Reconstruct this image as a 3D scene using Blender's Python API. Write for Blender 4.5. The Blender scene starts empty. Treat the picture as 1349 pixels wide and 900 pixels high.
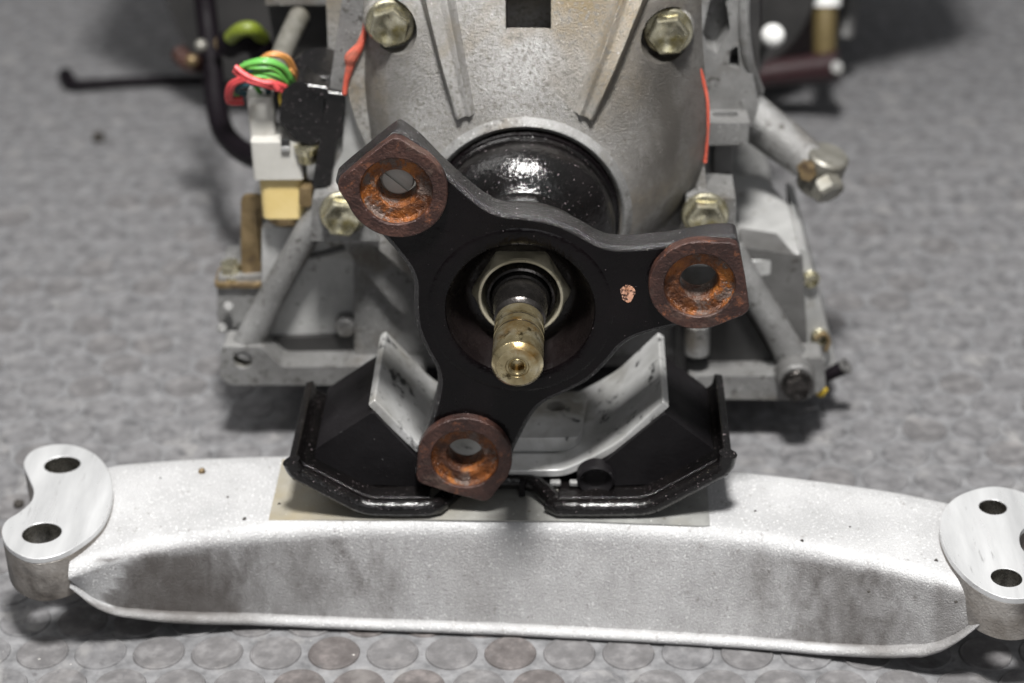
import bpy, bmesh, math, random
from mathutils import Vector, Matrix, Euler
from mathutils.bvhtree import BVHTree
random.seed(7)
MM = 0.001
# ------------------------------------------------------------------ camera
S = bpy.context.scene
C = bpy.context.collection
FPX, PW, PH = 2700.0, 1349, 900
pitch, yaw, roll = math.radians(30), math.radians(2.3), math.radians(-1.4)
RM = (Matrix.Rotation(yaw, 3, 'Z') @ Matrix.Rotation(math.pi/2 - pitch, 3, 'X') @ Matrix.Rotation(roll, 3, 'Z'))
def ray(px, py): return RM @ Vector(((px-PW/2)/FPX, -(py-PH/2)/FPX, -1.0))
CAM = Vector((0, 0, 125)) - ray(685, 400)*690.0          # millimetres
def P(px, py, y=None, z=None, x=None):
    """point (mm) where the line of sight through a photo pixel meets a real plane"""
    d = ray(px, py)
    if y is not None: t = (y-CAM.y)/d.y
    elif z is not None: t = (z-CAM.z)/d.z
    else: t = (x-CAM.x)/d.x
    return CAM + d*t
cam = bpy.data.cameras.new('camera'); co = bpy.data.objects.new('camera', cam); C.objects.link(co)
co.matrix_world = Matrix.Translation(CAM*MM) @ RM.to_4x4()
cam.sensor_width = 36; cam.lens = 36*FPX/PW
cam.clip_start = 0.05; cam.clip_end = 50
cam.dof.use_dof = True; cam.dof.focus_distance = 0.672; cam.dof.aperture_fstop = 8.2
S.camera = co
# ------------------------------------------------------------------ room light
w = bpy.data.worlds.new('World'); S.world = w; w.use_nodes = True
nt = w.node_tree; bg = nt.nodes['Background']
tc = nt.nodes.new('ShaderNodeTexCoord'); sx = nt.nodes.new('ShaderNodeSeparateXYZ'); rp = nt.nodes.new('ShaderNodeValToRGB')
nt.links.new(tc.outputs['Generated'], sx.inputs[0]); nt.links.new(sx.outputs['Z'], rp.inputs[0]); nt.links.new(rp.outputs[0], bg.inputs[0])
rp.color_ramp.elements[0].position = 0.0; rp.color_ramp.elements[0].color = (.05, .05, .052, 1)
rp.color_ramp.elements[1].position = 0.95; rp.color_ramp.elements[1].color = (.85, .86, .88, 1)
bg.inputs[1].default_value = 0.33
def area(name, loc, target, size, power, col=(1,1,1), size_y=None):
    l = bpy.data.lights.new(name, 'AREA'); l.energy = power; l.color = col; l.shape = 'RECTANGLE'; l.size = size; l.size_y = size_y or size
    o = bpy.data.objects.new(name, l); C.objects.link(o); o.location = loc
    o.rotation_euler = (Vector(target)-Vector(loc)).to_track_quat('-Z', 'Y').to_euler(); return o
area('ceiling_lamp', (0.03, -0.32, 1.10), (0, 0.03, 0.05), 0.15, 23, (1, .985, .96))
area('ceiling_tube', (-0.75, 0.15, 1.5), (0, 0.05, 0.05), 0.1, 5, (1, .98, .95), 1.0)
area('soft_fill', (0.35, -1.9, 1.15), (0, 0, 0.08), 0.9, 4.5, (.97, .98, 1))  # added soft fill from the camera side, no real window
S.view_settings.view_transform = 'Standard'; S.view_settings.look = 'None'
S.view_settings.exposure = 0.2; S.view_settings.gamma = 1
S.cycles.max_bounces = 6; S.cycles.sample_clamp_indirect = 4
# ------------------------------------------------------------------ materials
def ramp(nt, stops):
    r = nt.nodes.new('ShaderNodeValToRGB'); e = r.color_ramp.elements
    e[0].position, e[0].color = stops[0][0], (*stops[0][1], 1); e[1].position, e[1].color = stops[-1][0], (*stops[-1][1], 1)
    for p, c in stops[1:-1]:
        k = e.new(p); k.color = (*c, 1)
    return r
def g3(v): return (v, v, v)
def noise(nt, scale, detail=5, rough=.6, vec=None, dist=0.0):
    n = nt.nodes.new('ShaderNodeTexNoise'); n.inputs['Scale'].default_value = scale
    n.inputs['Detail'].default_value = detail; n.inputs['Roughness'].default_value = rough; n.inputs['Distortion'].default_value = dist
    if vec: nt.links.new(vec, n.inputs['Vector'])
    return n
def mix(nt, fac, a, b, mode='MIX'):
    m = nt.nodes.new('ShaderNodeMix'); m.data_type = 'RGBA'; m.blend_type = mode
    def put(sock, v):
        if hasattr(v, 'links') or isinstance(v, bpy.types.NodeSocket): nt.links.new(v, sock)
        else: sock.default_value = v if not isinstance(v, tuple) else (*v, 1)[:4]
    if isinstance(fac, bpy.types.NodeSocket): nt.links.new(fac, m.inputs[0])
    else: m.inputs[0].default_value = fac
    put(m.inputs[6], a); put(m.inputs[7], b)
    return m.outputs[2]
def mat(name, stops, scale=40, metallic=0.0, rough=.5, rough_var=.12, bump=.3, bump_scale=900, bump_dist=.0004,
        spots=None, spot_scale=160, spot_lo=.6, stretch=None, spec=None, coat=0, grime=None, grime_scale=18, grime_lo=.5, fleck=None, fleck_scale=900, fleck_lo=.7, world=False):
    m = bpy.data.materials.new(name); m.use_nodes = True; nt = m.node_tree; b = nt.nodes['Principled BSDF']
    tc = nt.nodes.new('ShaderNodeTexCoord'); vec = tc.outputs['Object']
    if world: vec = nt.nodes.new('ShaderNodeNewGeometry').outputs['Position']
    if stretch:
        mp = nt.nodes.new('ShaderNodeMapping'); mp.inputs['Scale'].default_value = stretch; nt.links.new(vec, mp.inputs[0]); vec = mp.outputs[0]
    n = noise(nt, scale, 6, .62, vec); r = ramp(nt, stops); nt.links.new(n.outputs['Fac'], r.inputs[0]); col = r.outputs[0]
    if grime:
        n2 = noise(nt, grime_scale, 4, .6, vec, .4); r2 = ramp(nt, [(grime_lo, g3(0)), (min(1, grime_lo+.16), g3(1))]); nt.links.new(n2.outputs['Fac'], r2.inputs[0])
        col = mix(nt, r2.outputs[0], col, grime)
    if spots:
        n3 = noise(nt, spot_scale, 7, .7, vec); r3 = ramp(nt, [(spot_lo, g3(0)), (min(1, spot_lo+.07), g3(1))]); nt.links.new(n3.outputs['Fac'], r3.inputs[0])
        col = mix(nt, r3.outputs[0], col, spots)
    if fleck:
        n4 = noise(nt, fleck_scale, 2, .5, vec); r4 = ramp(nt, [(fleck_lo, g3(0)), (min(1, fleck_lo+.03), g3(1))]); nt.links.new(n4.outputs['Fac'], r4.inputs[0])
        col = mix(nt, r4.outputs[0], col, fleck)
    nt.links.new(col, b.inputs['Base Color'])
    b.inputs['Metallic'].default_value = metallic
    n5 = noise(nt, scale*2.3, 5, .6, vec); rr = ramp(nt, [(.3, g3(max(.02, rough-rough_var))), (.7, g3(min(1, rough+rough_var)))])
    nt.links.new(n5.outputs['Fac'], rr.inputs[0]); nt.links.new(rr.outputs[0], b.inputs['Roughness'])
    if spec is not None: b.inputs['Specular IOR Level'].default_value = spec
    if coat: b.inputs['Coat Weight'].default_value = coat; b.inputs['Coat Roughness'].default_value = .12
    if bump:
        n6 = noise(nt, bump_scale, 4, .6, vec); bp = nt.nodes.new('ShaderNodeBump'); bp.inputs['Strength'].default_value = bump; bp.inputs['Distance'].default_value = bump_dist
        nt.links.new(n6.outputs['Fac'], bp.inputs['Height']); nt.links.new(bp.outputs[0], b.inputs['Normal'])
    return m
M = {}
M['floor'] = mat('worn_grey_rubber', [(.25, (.075,.075,.078)), (.5, (.165,.165,.17)), (.75, (.25,.25,.256))], 150, 0, .6, .12, .6, 1500, .0003, spots=(.11,.107,.11), spot_scale=230, spot_lo=.60, grime=(.25,.245,.242), grime_scale=60, grime_lo=.58, fleck=(.6,.58,.55), fleck_scale=420, fleck_lo=.765, spec=.3, world=True)
M['stud'] = mat('worn_stud_rubber', [(.25, (.068,.067,.07)), (.5, (.15,.148,.152)), (.75, (.222,.22,.225))], 150, 0, .6, .12, .6, 1500, .0003, spots=(.11,.107,.11), spot_scale=230, spot_lo=.60, grime=(.25,.245,.242), grime_scale=60, grime_lo=.58, fleck=(.6,.58,.55), fleck_scale=420, fleck_lo=.765, spec=.3, world=True)
M['studdark'] = mat('brown_stained_stud', [(.25, (.06,.052,.05)), (.5, (.10,.09,.088)), (.75, (.19,.17,.165))], 150, 0, .6, .12, .6, 1500, .0003, spots=(.11,.107,.11), spot_scale=230, spot_lo=.60, grime=(.16,.15,.145), grime_scale=60, grime_lo=.58, fleck=(.6,.58,.55), fleck_scale=420, fleck_lo=.765, spec=.3, world=True)
M['studmid'] = mat('scuffed_grey_stud', [(.25, (.085,.082,.083)), (.5, (.130,.126,.128)), (.75, (.22,.215,.217))], 150, 0, .6, .12, .6, 1500, .0003, spots=(.11,.107,.11), spot_scale=230, spot_lo=.60, grime=(.20,.192,.19), grime_scale=60, grime_lo=.58, fleck=(.6,.58,.55), fleck_scale=420, fleck_lo=.765, spec=.3, world=True)
M['cast'] = mat('sand_cast_aluminium', [(.22, (.16,.152,.14)), (.42, (.255,.247,.235)), (.58, (.37,.363,.353)), (.76, (.56,.557,.552))], 24, .5, .46, .1, 1.0, 1700, .0006, spots=(.20,.19,.172), spot_scale=620, spot_lo=.52, grime=(.22,.175,.11), grime_scale=17, grime_lo=.50, fleck=(.55,.54,.53), fleck_scale=1500, fleck_lo=.69)
M['case'] = mat('grey_cast_case', [(.25, (.12,.118,.114)), (.5, (.22,.218,.214)), (.75, (.36,.36,.355))], 38, .4, .5, .1, .8, 1300, .0006, spots=(.08,.075,.068), spot_scale=260, spot_lo=.57, grime=(.12,.105,.085), grime_scale=28, grime_lo=.54, fleck=(.5,.5,.49), fleck_scale=1300, fleck_lo=.66)
M['dirtycase'] = mat('oily_grey_case', [(.3, (.085,.083,.08)), (.7, (.17,.168,.165))], 34, .3, .5, .15, .5, 600, .0005, spots=(.05,.045,.04), spot_scale=110, spot_lo=.58)
M['palecase'] = mat('clean_pale_casting', [(.3, (.32,.32,.315)), (.7, (.52,.52,.51))], 50, .35, .5, .1, .6, 1200, .0005, spots=(.16,.15,.135), spot_scale=200, spot_lo=.60, grime=(.24,.225,.19), grime_scale=30, grime_lo=.56)
M['machined'] = mat('machined_aluminium', [(.3, (.50,.505,.51)), (.7, (.72,.725,.73))], 90, .5, .34, .12, .3, 1500, .0002, stretch=(1,.15,1), spots=(.34,.34,.34), spot_scale=260, spot_lo=.62)
M['seat'] = mat('machined_seat', [(.3, (.22,.22,.21)), (.7, (.36,.36,.345))], 90, .3, .45, .1, .5, 1600, .0004, spots=(.14,.12,.10), spot_scale=330, spot_lo=.62, grime=(.30,.29,.26), grime_scale=34, grime_lo=.5, fleck=(.7,.7,.68), fleck_scale=900, fleck_lo=.7)
M['black'] = mat('oily_black_paint', [(.3, (.0009,.0006,.0008)), (.7, (.0038,.0026,.003))], 45, 0, .25, .15, .8, 170, .0007, spec=.22, fleck=(.17,.14,.15), fleck_scale=1100, fleck_lo=.755)
M['gloss'] = mat('wet_black_enamel', [(.3, (.002,.002,.002)), (.7, (.006,.005,.005))], 60, 0, .15, .07, .6, 420, .0007, spec=.5, fleck=(.4,.33,.35), fleck_scale=1500, fleck_lo=.71)
M['edge'] = mat('wet_black_edge', [(.35, (.003,.0025,.003)), (.65, (.02,.018,.019))], 50, 0, .15, .07, 1.0, 1100, .0009, spec=.8, fleck=(.35,.33,.34), fleck_scale=1000, fleck_lo=.71)
M['padrust'] = mat('brown_rusted_steel', [(.25, (.016,.008,.007)), (.5, (.042,.019,.015)), (.75, (.095,.044,.032))], 110, .2, .42, .12, 1.0, 800, .0007, spots=(.16,.06,.03), spot_scale=180, spot_lo=.58, grime=(.11,.075,.06), grime_scale=50, grime_lo=.60, fleck=(.42,.3,.28), fleck_scale=1300, fleck_lo=.73)
M['rust'] = mat('oily_brown_rust', [(.30, (.035,.014,.008)), (.44, (.10,.035,.012)), (.54, (.24,.075,.014)), (.66, (.36,.13,.02)), (.78, (.30,.2,.13))], 120, .2, .36, .14, 1.0, 700, .0012, spots=(.12,.085,.07), spot_scale=140, spot_lo=.52, grime=(.055,.022,.012), grime_scale=60, grime_lo=.52, fleck=(.55,.45,.4), fleck_scale=800, fleck_lo=.73)
M['rubber'] = mat('black_mount_rubber', [(.3, (.003,.0025,.003)), (.7, (.010,.009,.010))], 40, 0, .5, .1, .4, 700, .0004, spec=.2, fleck=(.25,.25,.25), fleck_scale=700, fleck_lo=.765)
M['bracketsteel'] = mat('scuffed_bracket_alloy', [(.3, (.38,.38,.37)), (.7, (.64,.64,.64))], 45, .4, .4, .1, .3, 700, .0003, spots=(.05,.05,.05), spot_scale=120, spot_lo=.565, grime=(.25,.24,.215), grime_scale=30, grime_lo=.50)
M['beam'] = mat('bright_cast_aluminium', [(.3, (.39,.39,.395)), (.7, (.53,.53,.535))], 36, .2, .46, .08, .9, 1600, .0006, spots=(.28,.27,.265), spot_scale=330, spot_lo=.60, fleck=(.70,.70,.70), fleck_scale=1300, fleck_lo=.62)
M['zinc'] = mat('yellow_zinc_steel', [(.3, (.36,.33,.21)), (.7, (.68,.65,.52))], 110, .9, .27, .1, .3, 600, .0002, grime=(.26,.22,.09), grime_scale=70, grime_lo=.5)
M['shaft'] = mat('oil_stained_shaft_steel', [(.3, (.24,.19,.10)), (.5, (.44,.37,.22)), (.7, (.66,.61,.47))], 120, .85, .24, .07, .2, 600, .0002, grime=(.28,.15,.03), grime_scale=75, grime_lo=.53, spots=(.06,.045,.02), spot_scale=150, spot_lo=.58)
M['darksteel'] = mat('dark_oiled_steel', [(.3, (.04,.038,.036)), (.7, (.11,.10,.095))], 120, .9, .25, .08, .4, 700, .0003)
M['nut'] = mat('brass_toned_nut_steel', [(.3, (.50,.45,.32)), (.7, (.85,.79,.60))], 90, .55, .34, .08, .3, 600, .0003, grime=(.16,.13,.07), grime_scale=80, grime_lo=.55)
M['copper'] = mat('flaked_copper_paint', [(.35, (.55,.26,.15)), (.65, (.85,.5,.36))], 400, .3, .4, .1, .6, 900, .0003, spots=(.03,.012,.01), spot_scale=700, spot_lo=.50)
M['sealant'] = mat('orange_red_sealant', [(.3, (.45,.07,.04)), (.7, (.62,.13,.085))], 90, 0, .5, .1, .8, 500, .0006, grime=(.30,.09,.06), grime_scale=120, grime_lo=.55)
M['plasticgrey'] = mat('light_grey_plastic', [(.3, (.40,.39,.36)), (.7, (.50,.49,.46))], 60, 0, .4, .08, .1, 500, .0002, grime=(.33,.30,.24), grime_scale=60, grime_lo=.55)
M['plasticcream'] = mat('cream_yellow_plastic', [(.3, (.60,.45,.17)), (.7, (.70,.56,.27))], 50, 0, .38, .06, .1, 500, .0002)
M['brass'] = mat('tan_plated_bracket', [(.3, (.13,.09,.04)), (.7, (.30,.22,.12))], 110, .5, .42, .1, .6, 700, .0004, grime=(.08,.055,.035), grime_scale=80, grime_lo=.54, spots=(.4,.35,.27), spot_scale=160, spot_lo=.64)
def plain(name, c, rough=.45, metallic=0, **k):
    a = tuple(v*.7 for v in c); return mat(name, [(.3, a), (.7, c)], 160, metallic, rough, .08, .3, 600, .0003, **k)
M['wred'] = plain('red_wire_skin', (.62,.07,.075)); M['wgreen'] = plain('green_wire_skin', (.12,.40,.07)); M['worange'] = plain('orange_wire_skin', (.52,.23,.07))
M['wteal'] = plain('dark_teal_wire_skin', (.02,.07,.09)); M['wyellow'] = plain('yellow_wire_skin', (.6,.42,.04)); M['wlime'] = plain('lime_tape', (.16,.20,.02))
M['cable'] = plain('black_cable_sleeve', (.006,.004,.006), .55, spec=.12); M['hole'] = plain('dark_bore', (.02,.02,.02), .7)
M['white'] = plain('white_knob_plastic', (.86,.86,.84), .35); M['olive'] = plain('olive_plated_rod', (.16,.12,.05), .5, .3); M['maroon'] = plain('dark_maroon_steel', (.03,.012,.014), .4)
M['tube'] = mat('dull_plated_pipe', [(.3, (.13,.125,.105)), (.7, (.30,.29,.26))], 60, .5, .42, .1, .4, 600, .0004, grime=(.10,.09,.06), grime_scale=60, grime_lo=.52)
M['padside'] = mat('stained_pad_casting', [(.3, (.06,.05,.042)), (.5, (.20,.18,.16)), (.7, (.36,.34,.32))], 42, .3, .5, .1, .7, 900, .0005, grime=(.025,.02,.018), grime_scale=26, grime_lo=.5)
M['bell'] = mat('dark_casting_and_gap_shade', [(.3, (.02,.02,.02)), (.7, (.05,.048,.047))], 34, .2, .5, .12, .4, 700, .0005)  # dark bell casting, also used as painted shade in the gaps
M['boresteel'] = mat('reamed_steel_bore', [(.3, (.34,.33,.30)), (.7, (.62,.61,.58))], 300, 1, .26, .08, .3, 900, .0003)
M['hub'] = mat('brown_oiled_hub_dish', [(.3, (.004,.003,.003)), (.7, (.014,.010,.010))], 60, .3, .32, .12, .6, 400, .0005, spec=.4)
M['grit'] = plain('dark_grit', (.04,.035,.03), .8)
# beam: soot streaks plus painted shade on the front skin
def add_stain_shade(m, scale, stretch, lo, col, src='stain_shade'):
    nt = m.node_tree; b = nt.nodes['Principled BSDF']; old = b.inputs['Base Color'].links[0].from_socket
    tc = nt.nodes.new('ShaderNodeTexCoord'); mp = nt.nodes.new('ShaderNodeMapping'); mp.inputs['Scale'].default_value = stretch
    nt.links.new(tc.outputs['Object'], mp.inputs[0]); n = noise(nt, scale, 5, .65, mp.outputs[0], .3); r = ramp(nt, [(lo, g3(.25)), (lo+.36, g3(1))])
    nt.links.new(n.outputs['Fac'], r.inputs[0])
    at = nt.nodes.new('ShaderNodeAttribute'); at.attribute_name = src
    mu = nt.nodes.new('ShaderNodeMath'); mu.operation = 'MULTIPLY'; nt.links.new(r.outputs[0], mu.inputs[0]); nt.links.new(at.outputs['Fac'], mu.inputs[1])
    nt.links.new(mix(nt, mu.outputs[0], old, col), b.inputs['Base Color'])
add_stain_shade(M['beam'], 40, (1, .8, .7), .30, (.16,.152,.147))
add_stain_shade(M['beam'], 150, (1, 1, .5), .42, (.07,.06,.055), 'stain_shade2')
add_stain_shade(M['cast'], 45, (1, 1, .6), .24, (.095,.087,.078))  # tail: stain, with side and lower shade painted in
add_stain_shade(M['seat'], 40, (1,1,1), .30, (.34,.29,.19))
add_stain_shade(M['machined'], 60, (1, 1, .3), .35, (.10,.085,.07))
# ------------------------------------------------------------------ object helpers
BASE = {}
def root(name, label, cat, loc, group=None):
    o = bpy.data.objects.new(name, None); o.empty_display_size = .01; C.objects.link(o); o.location = Vector(loc)*MM
    o['label'] = label; o['category'] = cat
    if group: o['group'] = group
    BASE[o.name] = Vector(loc)*MM
    return o
def base(o):
    while o is not None and o.name not in BASE: o = o.parent
    return BASE[o.name] if o is not None else Vector((0,0,0))
def link(name, bm, m, parent=None, bevel=0, seg=2, sharp=32, smooth=True, label=None, scale=MM, keep=False):
    """bm is in world millimetres; ends up as one mesh object under parent"""
    if not keep:
        bmesh.ops.remove_doubles(bm, verts=bm.verts, dist=.0005)
        bmesh.ops.recalc_face_normals(bm, faces=bm.faces)
    off = base(parent)
    for v in bm.verts: v.co = v.co*scale - off
    me = bpy.data.meshes.new(name); bm.to_mesh(me); bm.free()
    if isinstance(m, (list, tuple)):
        for k in m: me.materials.append(k)
    else: me.materials.append(m)
    if smooth:
        me.shade_smooth(); me.set_sharp_from_angle(angle=math.radians(sharp))
    o = bpy.data.objects.new(name, me); C.objects.link(o)
    if parent: o.parent = parent
    if label: o['label'] = label
    if bevel:
        b = o.modifiers.new('bevel', 'BEVEL'); b.width = bevel*MM; b.segments = seg; b.limit_method = 'ANGLE'; b.angle_limit = math.radians(35); b.harden_normals = True
    return o
def instance(o, name, parent, loc, rot=None):
    c = bpy.data.objects.new(name, o.data); C.objects.link(c); c.parent = parent; c.location = Vector(loc)*MM - base(parent)
    if rot is not None: c.rotation_euler = rot
    for md in o.modifiers:
        k = c.modifiers.new(md.name, 'BEVEL'); k.width = md.width; k.segments = md.segments; k.limit_method = 'ANGLE'; k.angle_limit = md.angle_limit; k.harden_normals = True
    return c
def V(*a): return Vector(a)
def prism(bm, loops, frame, depth, back=None):
    """loops: outer then holes, 2-D points. frame: (origin, ax, ay, az). extrude along az by depth"""
    O, ax, ay, az = frame
    es = []
    for lp in loops:
        vs = [bm.verts.new(O + ax*p[0] + ay*p[1]) for p in lp]
        es += [bm.edges.new((vs[i], vs[(i+1) % len(vs)])) for i in range(len(vs))]
    r = bmesh.ops.triangle_fill(bm, edges=es, use_beauty=True, use_dissolve=False)
    fs = [f for f in r['geom'] if isinstance(f, bmesh.types.BMFace)]
    if len(loops) == 1: pass
    e = bmesh.ops.extrude_face_region(bm, geom=fs)
    bmesh.ops.translate(bm, vec=az*depth, verts=[v for v in e['geom'] if isinstance(v, bmesh.types.BMVert)])
    return bm
XZ = lambda y=0: (V(0, y, 0), V(1,0,0), V(0,0,1), V(0,1,0))      # faces the camera, depth goes back
XY = lambda z=0: (V(0,0,z), V(1,0,0), V(0,1,0), V(0,0,1))
YZ = lambda x=0: (V(x,0,0), V(0,1,0), V(0,0,1), V(1,0,0))
def circ(cx, cy, r, n=40, a0=0, a1=360):
    full = abs(a1-a0) >= 360
    return [(cx+r*math.cos(math.radians(a0+(a1-a0)*i/(n if full else n-1))), cy+r*math.sin(math.radians(a0+(a1-a0)*i/(n if full else n-1)))) for i in range(n)]
def rnd(pts, r, n=5):
    """round every corner of a polygon"""
    out = []; N = len(pts)
    for i in range(N):
        p0, p, p1 = Vector(pts[i-1]), Vector(pts[i]), Vector(pts[(i+1) % N])
        rr = r[i] if isinstance(r, (list, tuple)) else r
        a, b = (p0-p), (p1-p); t = min(rr, a.length*.48, b.length*.48)
        if t < .05: out.append(tuple(p)); continue
        s, e = p+a.normalized()*t, p+b.normalized()*t
        for k in range(n+1):
            u = k/n; out.append(tuple(s*(1-u)**2+p*2*u*(1-u)+e*u*u))
    return out
def smoothloop(pts, n=6, closed=True):
    out = []; N = len(pts)
    rng = range(N) if closed else range(N-1)
    for i in rng:
        if closed: a, b, c, d = (Vector(pts[(i+k) % N]) for k in (-1,0,1,2))
        else: a, b, c, d = (Vector(pts[min(max(i+k,0),N-1)]) for k in (-1,0,1,2))
        for k in range(n):
            t = k/n
            out.append(.5*((2*b)+(c-a)*t+(2*a-5*b+4*c-d)*t*t+(3*b-a-3*c+d)*t**3))
    if not closed: out.append(Vector(pts[-1]))
    return out
def tup(l): return [tuple(p) for p in l]
def box(bm, c, s, rot=None):
    m = Matrix.Translation(V(*c)) @ (rot.to_matrix().to_4x4() if rot else Matrix()) @ Matrix.Diagonal((*s, 1))
    bmesh.ops.create_cube(bm, size=1, matrix=m); return bm
def lathe(bm, prof, origin, axis, n=64, cap=False):
    """prof: (distance along axis, radius)"""
    axis = V(*axis).normalized(); u = axis.orthogonal().normalized(); v = axis.cross(u); O = V(*origin); rings = []
    for d, r in prof:
        if r < 1e-4: rings.append([bm.verts.new(O+axis*d)])
        else: rings.append([bm.verts.new(O+axis*d+(u*math.cos(2*math.pi*i/n)+v*math.sin(2*math.pi*i/n))*r) for i in range(n)])
    for a, b in zip(rings, rings[1:]):
        for i in range(n):
            j = (i+1) % n
            if len(a) == 1 and len(b) == 1: continue
            if len(a) == 1: bm.faces.new((a[0], b[i], b[j]))
            elif len(b) == 1: bm.faces.new((a[i], b[0], a[j]))
            else: bm.faces.new((a[i], b[i], b[j], a[j]))
    return bm
def tube(bm, pts, rad, n=12, sub=6, caps=True):
    pts = [Vector(p) for p in pts]; path = smoothloop(pts, sub, False) if sub > 1 else pts
    K = len(path); rr = (lambda t: rad) if not isinstance(rad, (list, tuple)) else (lambda t: rad[min(int(t*(len(rad)-1)), len(rad)-2)]*(1-(t*(len(rad)-1)-min(int(t*(len(rad)-1)), len(rad)-2)))+rad[min(int(t*(len(rad)-1)), len(rad)-2)+1]*(t*(len(rad)-1)-min(int(t*(len(rad)-1)), len(rad)-2)))
    t0 = (path[1]-path[0]).normalized(); u = t0.orthogonal().normalized(); rings = []
    for i, p in enumerate(path):
        t = (path[min(i+1, K-1)]-path[max(i-1, 0)]).normalized(); u = (u-t*u.dot(t)).normalized(); v = t.cross(u); r = rr(i/(K-1))
        rings.append([bm.verts.new(p+(u*math.cos(2*math.pi*k/n)+v*math.sin(2*math.pi*k/n))*r) for k in range(n)])
    for a, b in zip(rings, rings[1:]):
        for k in range(n): bm.faces.new((a[k], a[(k+1) % n], b[(k+1) % n], b[k]))
    if caps: bm.faces.new(rings[0]); bm.faces.new(list(reversed(rings[-1])))
    return bm
def NB(): return bmesh.new()
def cut(o, cutter_bm):
    me = bpy.data.meshes.new('c'); bmesh.ops.recalc_face_normals(cutter_bm, faces=cutter_bm.faces)
    off = base(o)
    for v in cutter_bm.verts: v.co = v.co*MM-off
    cutter_bm.to_mesh(me); cutter_bm.free(); c = bpy.data.objects.new('c', me); C.objects.link(c)
    b = o.modifiers.new('b', 'BOOLEAN'); b.object = c; b.operation = 'DIFFERENCE'; b.solver = 'EXACT'
    par = o.parent; o.parent = None; bpy.context.view_layer.update()
    new = bpy.data.meshes.new_from_object(o.evaluated_get(bpy.context.evaluated_depsgraph_get()))
    o.modifiers.remove(b); o.data = new; o.parent = par; bpy.data.objects.remove(c)
    new.shade_smooth(); new.set_sharp_from_angle(angle=math.radians(32))
# ------------------------------------------------------------------ floor
bm = NB(); box(bm, (0, 300, -2), (8000, 8000, 4))
floor = link('floor', bm, M['floor'], smooth=False); floor['kind'] = 'structure'; BASE[floor.name] = V(0,0,0)
SP = [(-.6, 9.5), (-.15, 9.45), (.0, 9.3), (.55, 9.0), (.70, 8.75), (.70, 8.35), (.52, 8.1), (.46, 7.8), (.46, 0)]
bm = NB(); lathe(bm, SP, (0,0,0), (0,0,1), 32)
stud0 = link('stud', bm, M['stud'], floor, sharp=14)
stud1 = stud0.data.copy(); stud1.materials[0] = M['studdark']; stud2 = stud0.data.copy(); stud2.materials[0] = M['studmid']
c0 = P(363, 861, z=0); PX, PY = 20.9, 18.3
cells = []
for j in range(-4, 42):
    for i in range(-24, 24):
        x, y = c0.x+i*PX+(PX/2 if j % 2 else 0), c0.y+j*PY
        q = RM.transposed() @ (V(x, y, 0)-CAM); sx_, sy_ = PW/2+FPX*q.x/-q.z, PH/2-FPX*q.y/-q.z
        vis = -40 < sx_ < PW+40 and sy_ < PH+30 and sy_ > -60
        hidden = (-120 < x < 105 and 60 < y < 420) or (abs(x) < 145 and -8 < y < 30)
        cells.append((0 if (vis and not hidden) else 1, q.length, x, y))
cells.sort()
near = [c for c in cells if c[0] == 0][:299]; rest = [c for c in cells if c not in near]
stud0.location = V(near[0][2], near[0][3], 0)*MM
def shade(x, y):
    k = random.random()
    if y < -12 and -85 < x < 30: return stud1 if k < .55 else stud2
    if y < 40: return stud2 if k < .6 else stud0.data
    return stud0.data if k < .8 else stud2
for c in near[1:]:
    o = bpy.data.objects.new('stud', shade(c[2], c[3])); C.objects.link(o); o.parent = floor; o.location = V(c[2], c[3], 0)*MM
bm = NB()
for c in rest: lathe(bm, [(-.5, 9.3), (.0, 9.2), (.2, 8.9), (.2, 0)], (c[2], c[3], 0), (0,0,1), 14)
st = link('distant_studs', bm, M['stud'], floor, keep=True, sharp=14); st['kind'] = 'stuff'
# grit on the floor
for k, (px, py, r, lab) in enumerate([(26, 668, 2.0, 'dark grit crumb on the floor behind the left mounting pad'), (130, 186, 3.2, 'blurred dark crumb on the floor below the fallen black lead'), (1030, 566, 1.2, None)]):
    if not lab: continue
    p = P(px, py, z=0); bm = NB(); bmesh.ops.create_icosphere(bm, subdivisions=2, radius=r, matrix=Matrix.Translation((p.x, p.y, r*.7)))
    for v in bm.verts: v.co += V(random.uniform(-1,1), random.uniform(-1,1), random.uniform(-.7,.7))*r*.25
    o = link('grit', bm, M['grit'], None); o['label'] = lab; o['category'] = 'grit'
# ------------------------------------------------------------------ crossmember
cross = root('crossmember', 'bright cast aluminium cross beam lying on the floor under the rubber mount', 'crossmember', (0, 10, 0))
def interp(tab, x):
    ks = [raw_interp(tab, max(tab[0][0], min(tab[-1][0], x+d))) for d in ((-9, -6, -3, 0, 3, 6, 9) if -135 < x < 135 else (-3, 0, 3) if -149 < x < 149 else (0,))]
    return [sum(k[i] for k in ks)/len(ks) for i in range(len(ks[0]))]
def raw_interp(tab, x):
    for a, b in zip(tab, tab[1:]):
        if x <= b[0] or b is tab[-1]:
            t = (x-a[0])/(b[0]-a[0]); t = max(0, min(1, t)); pass
            return [a[i]*(1-t)+b[i]*t for i in range(1, len(a))]
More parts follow.
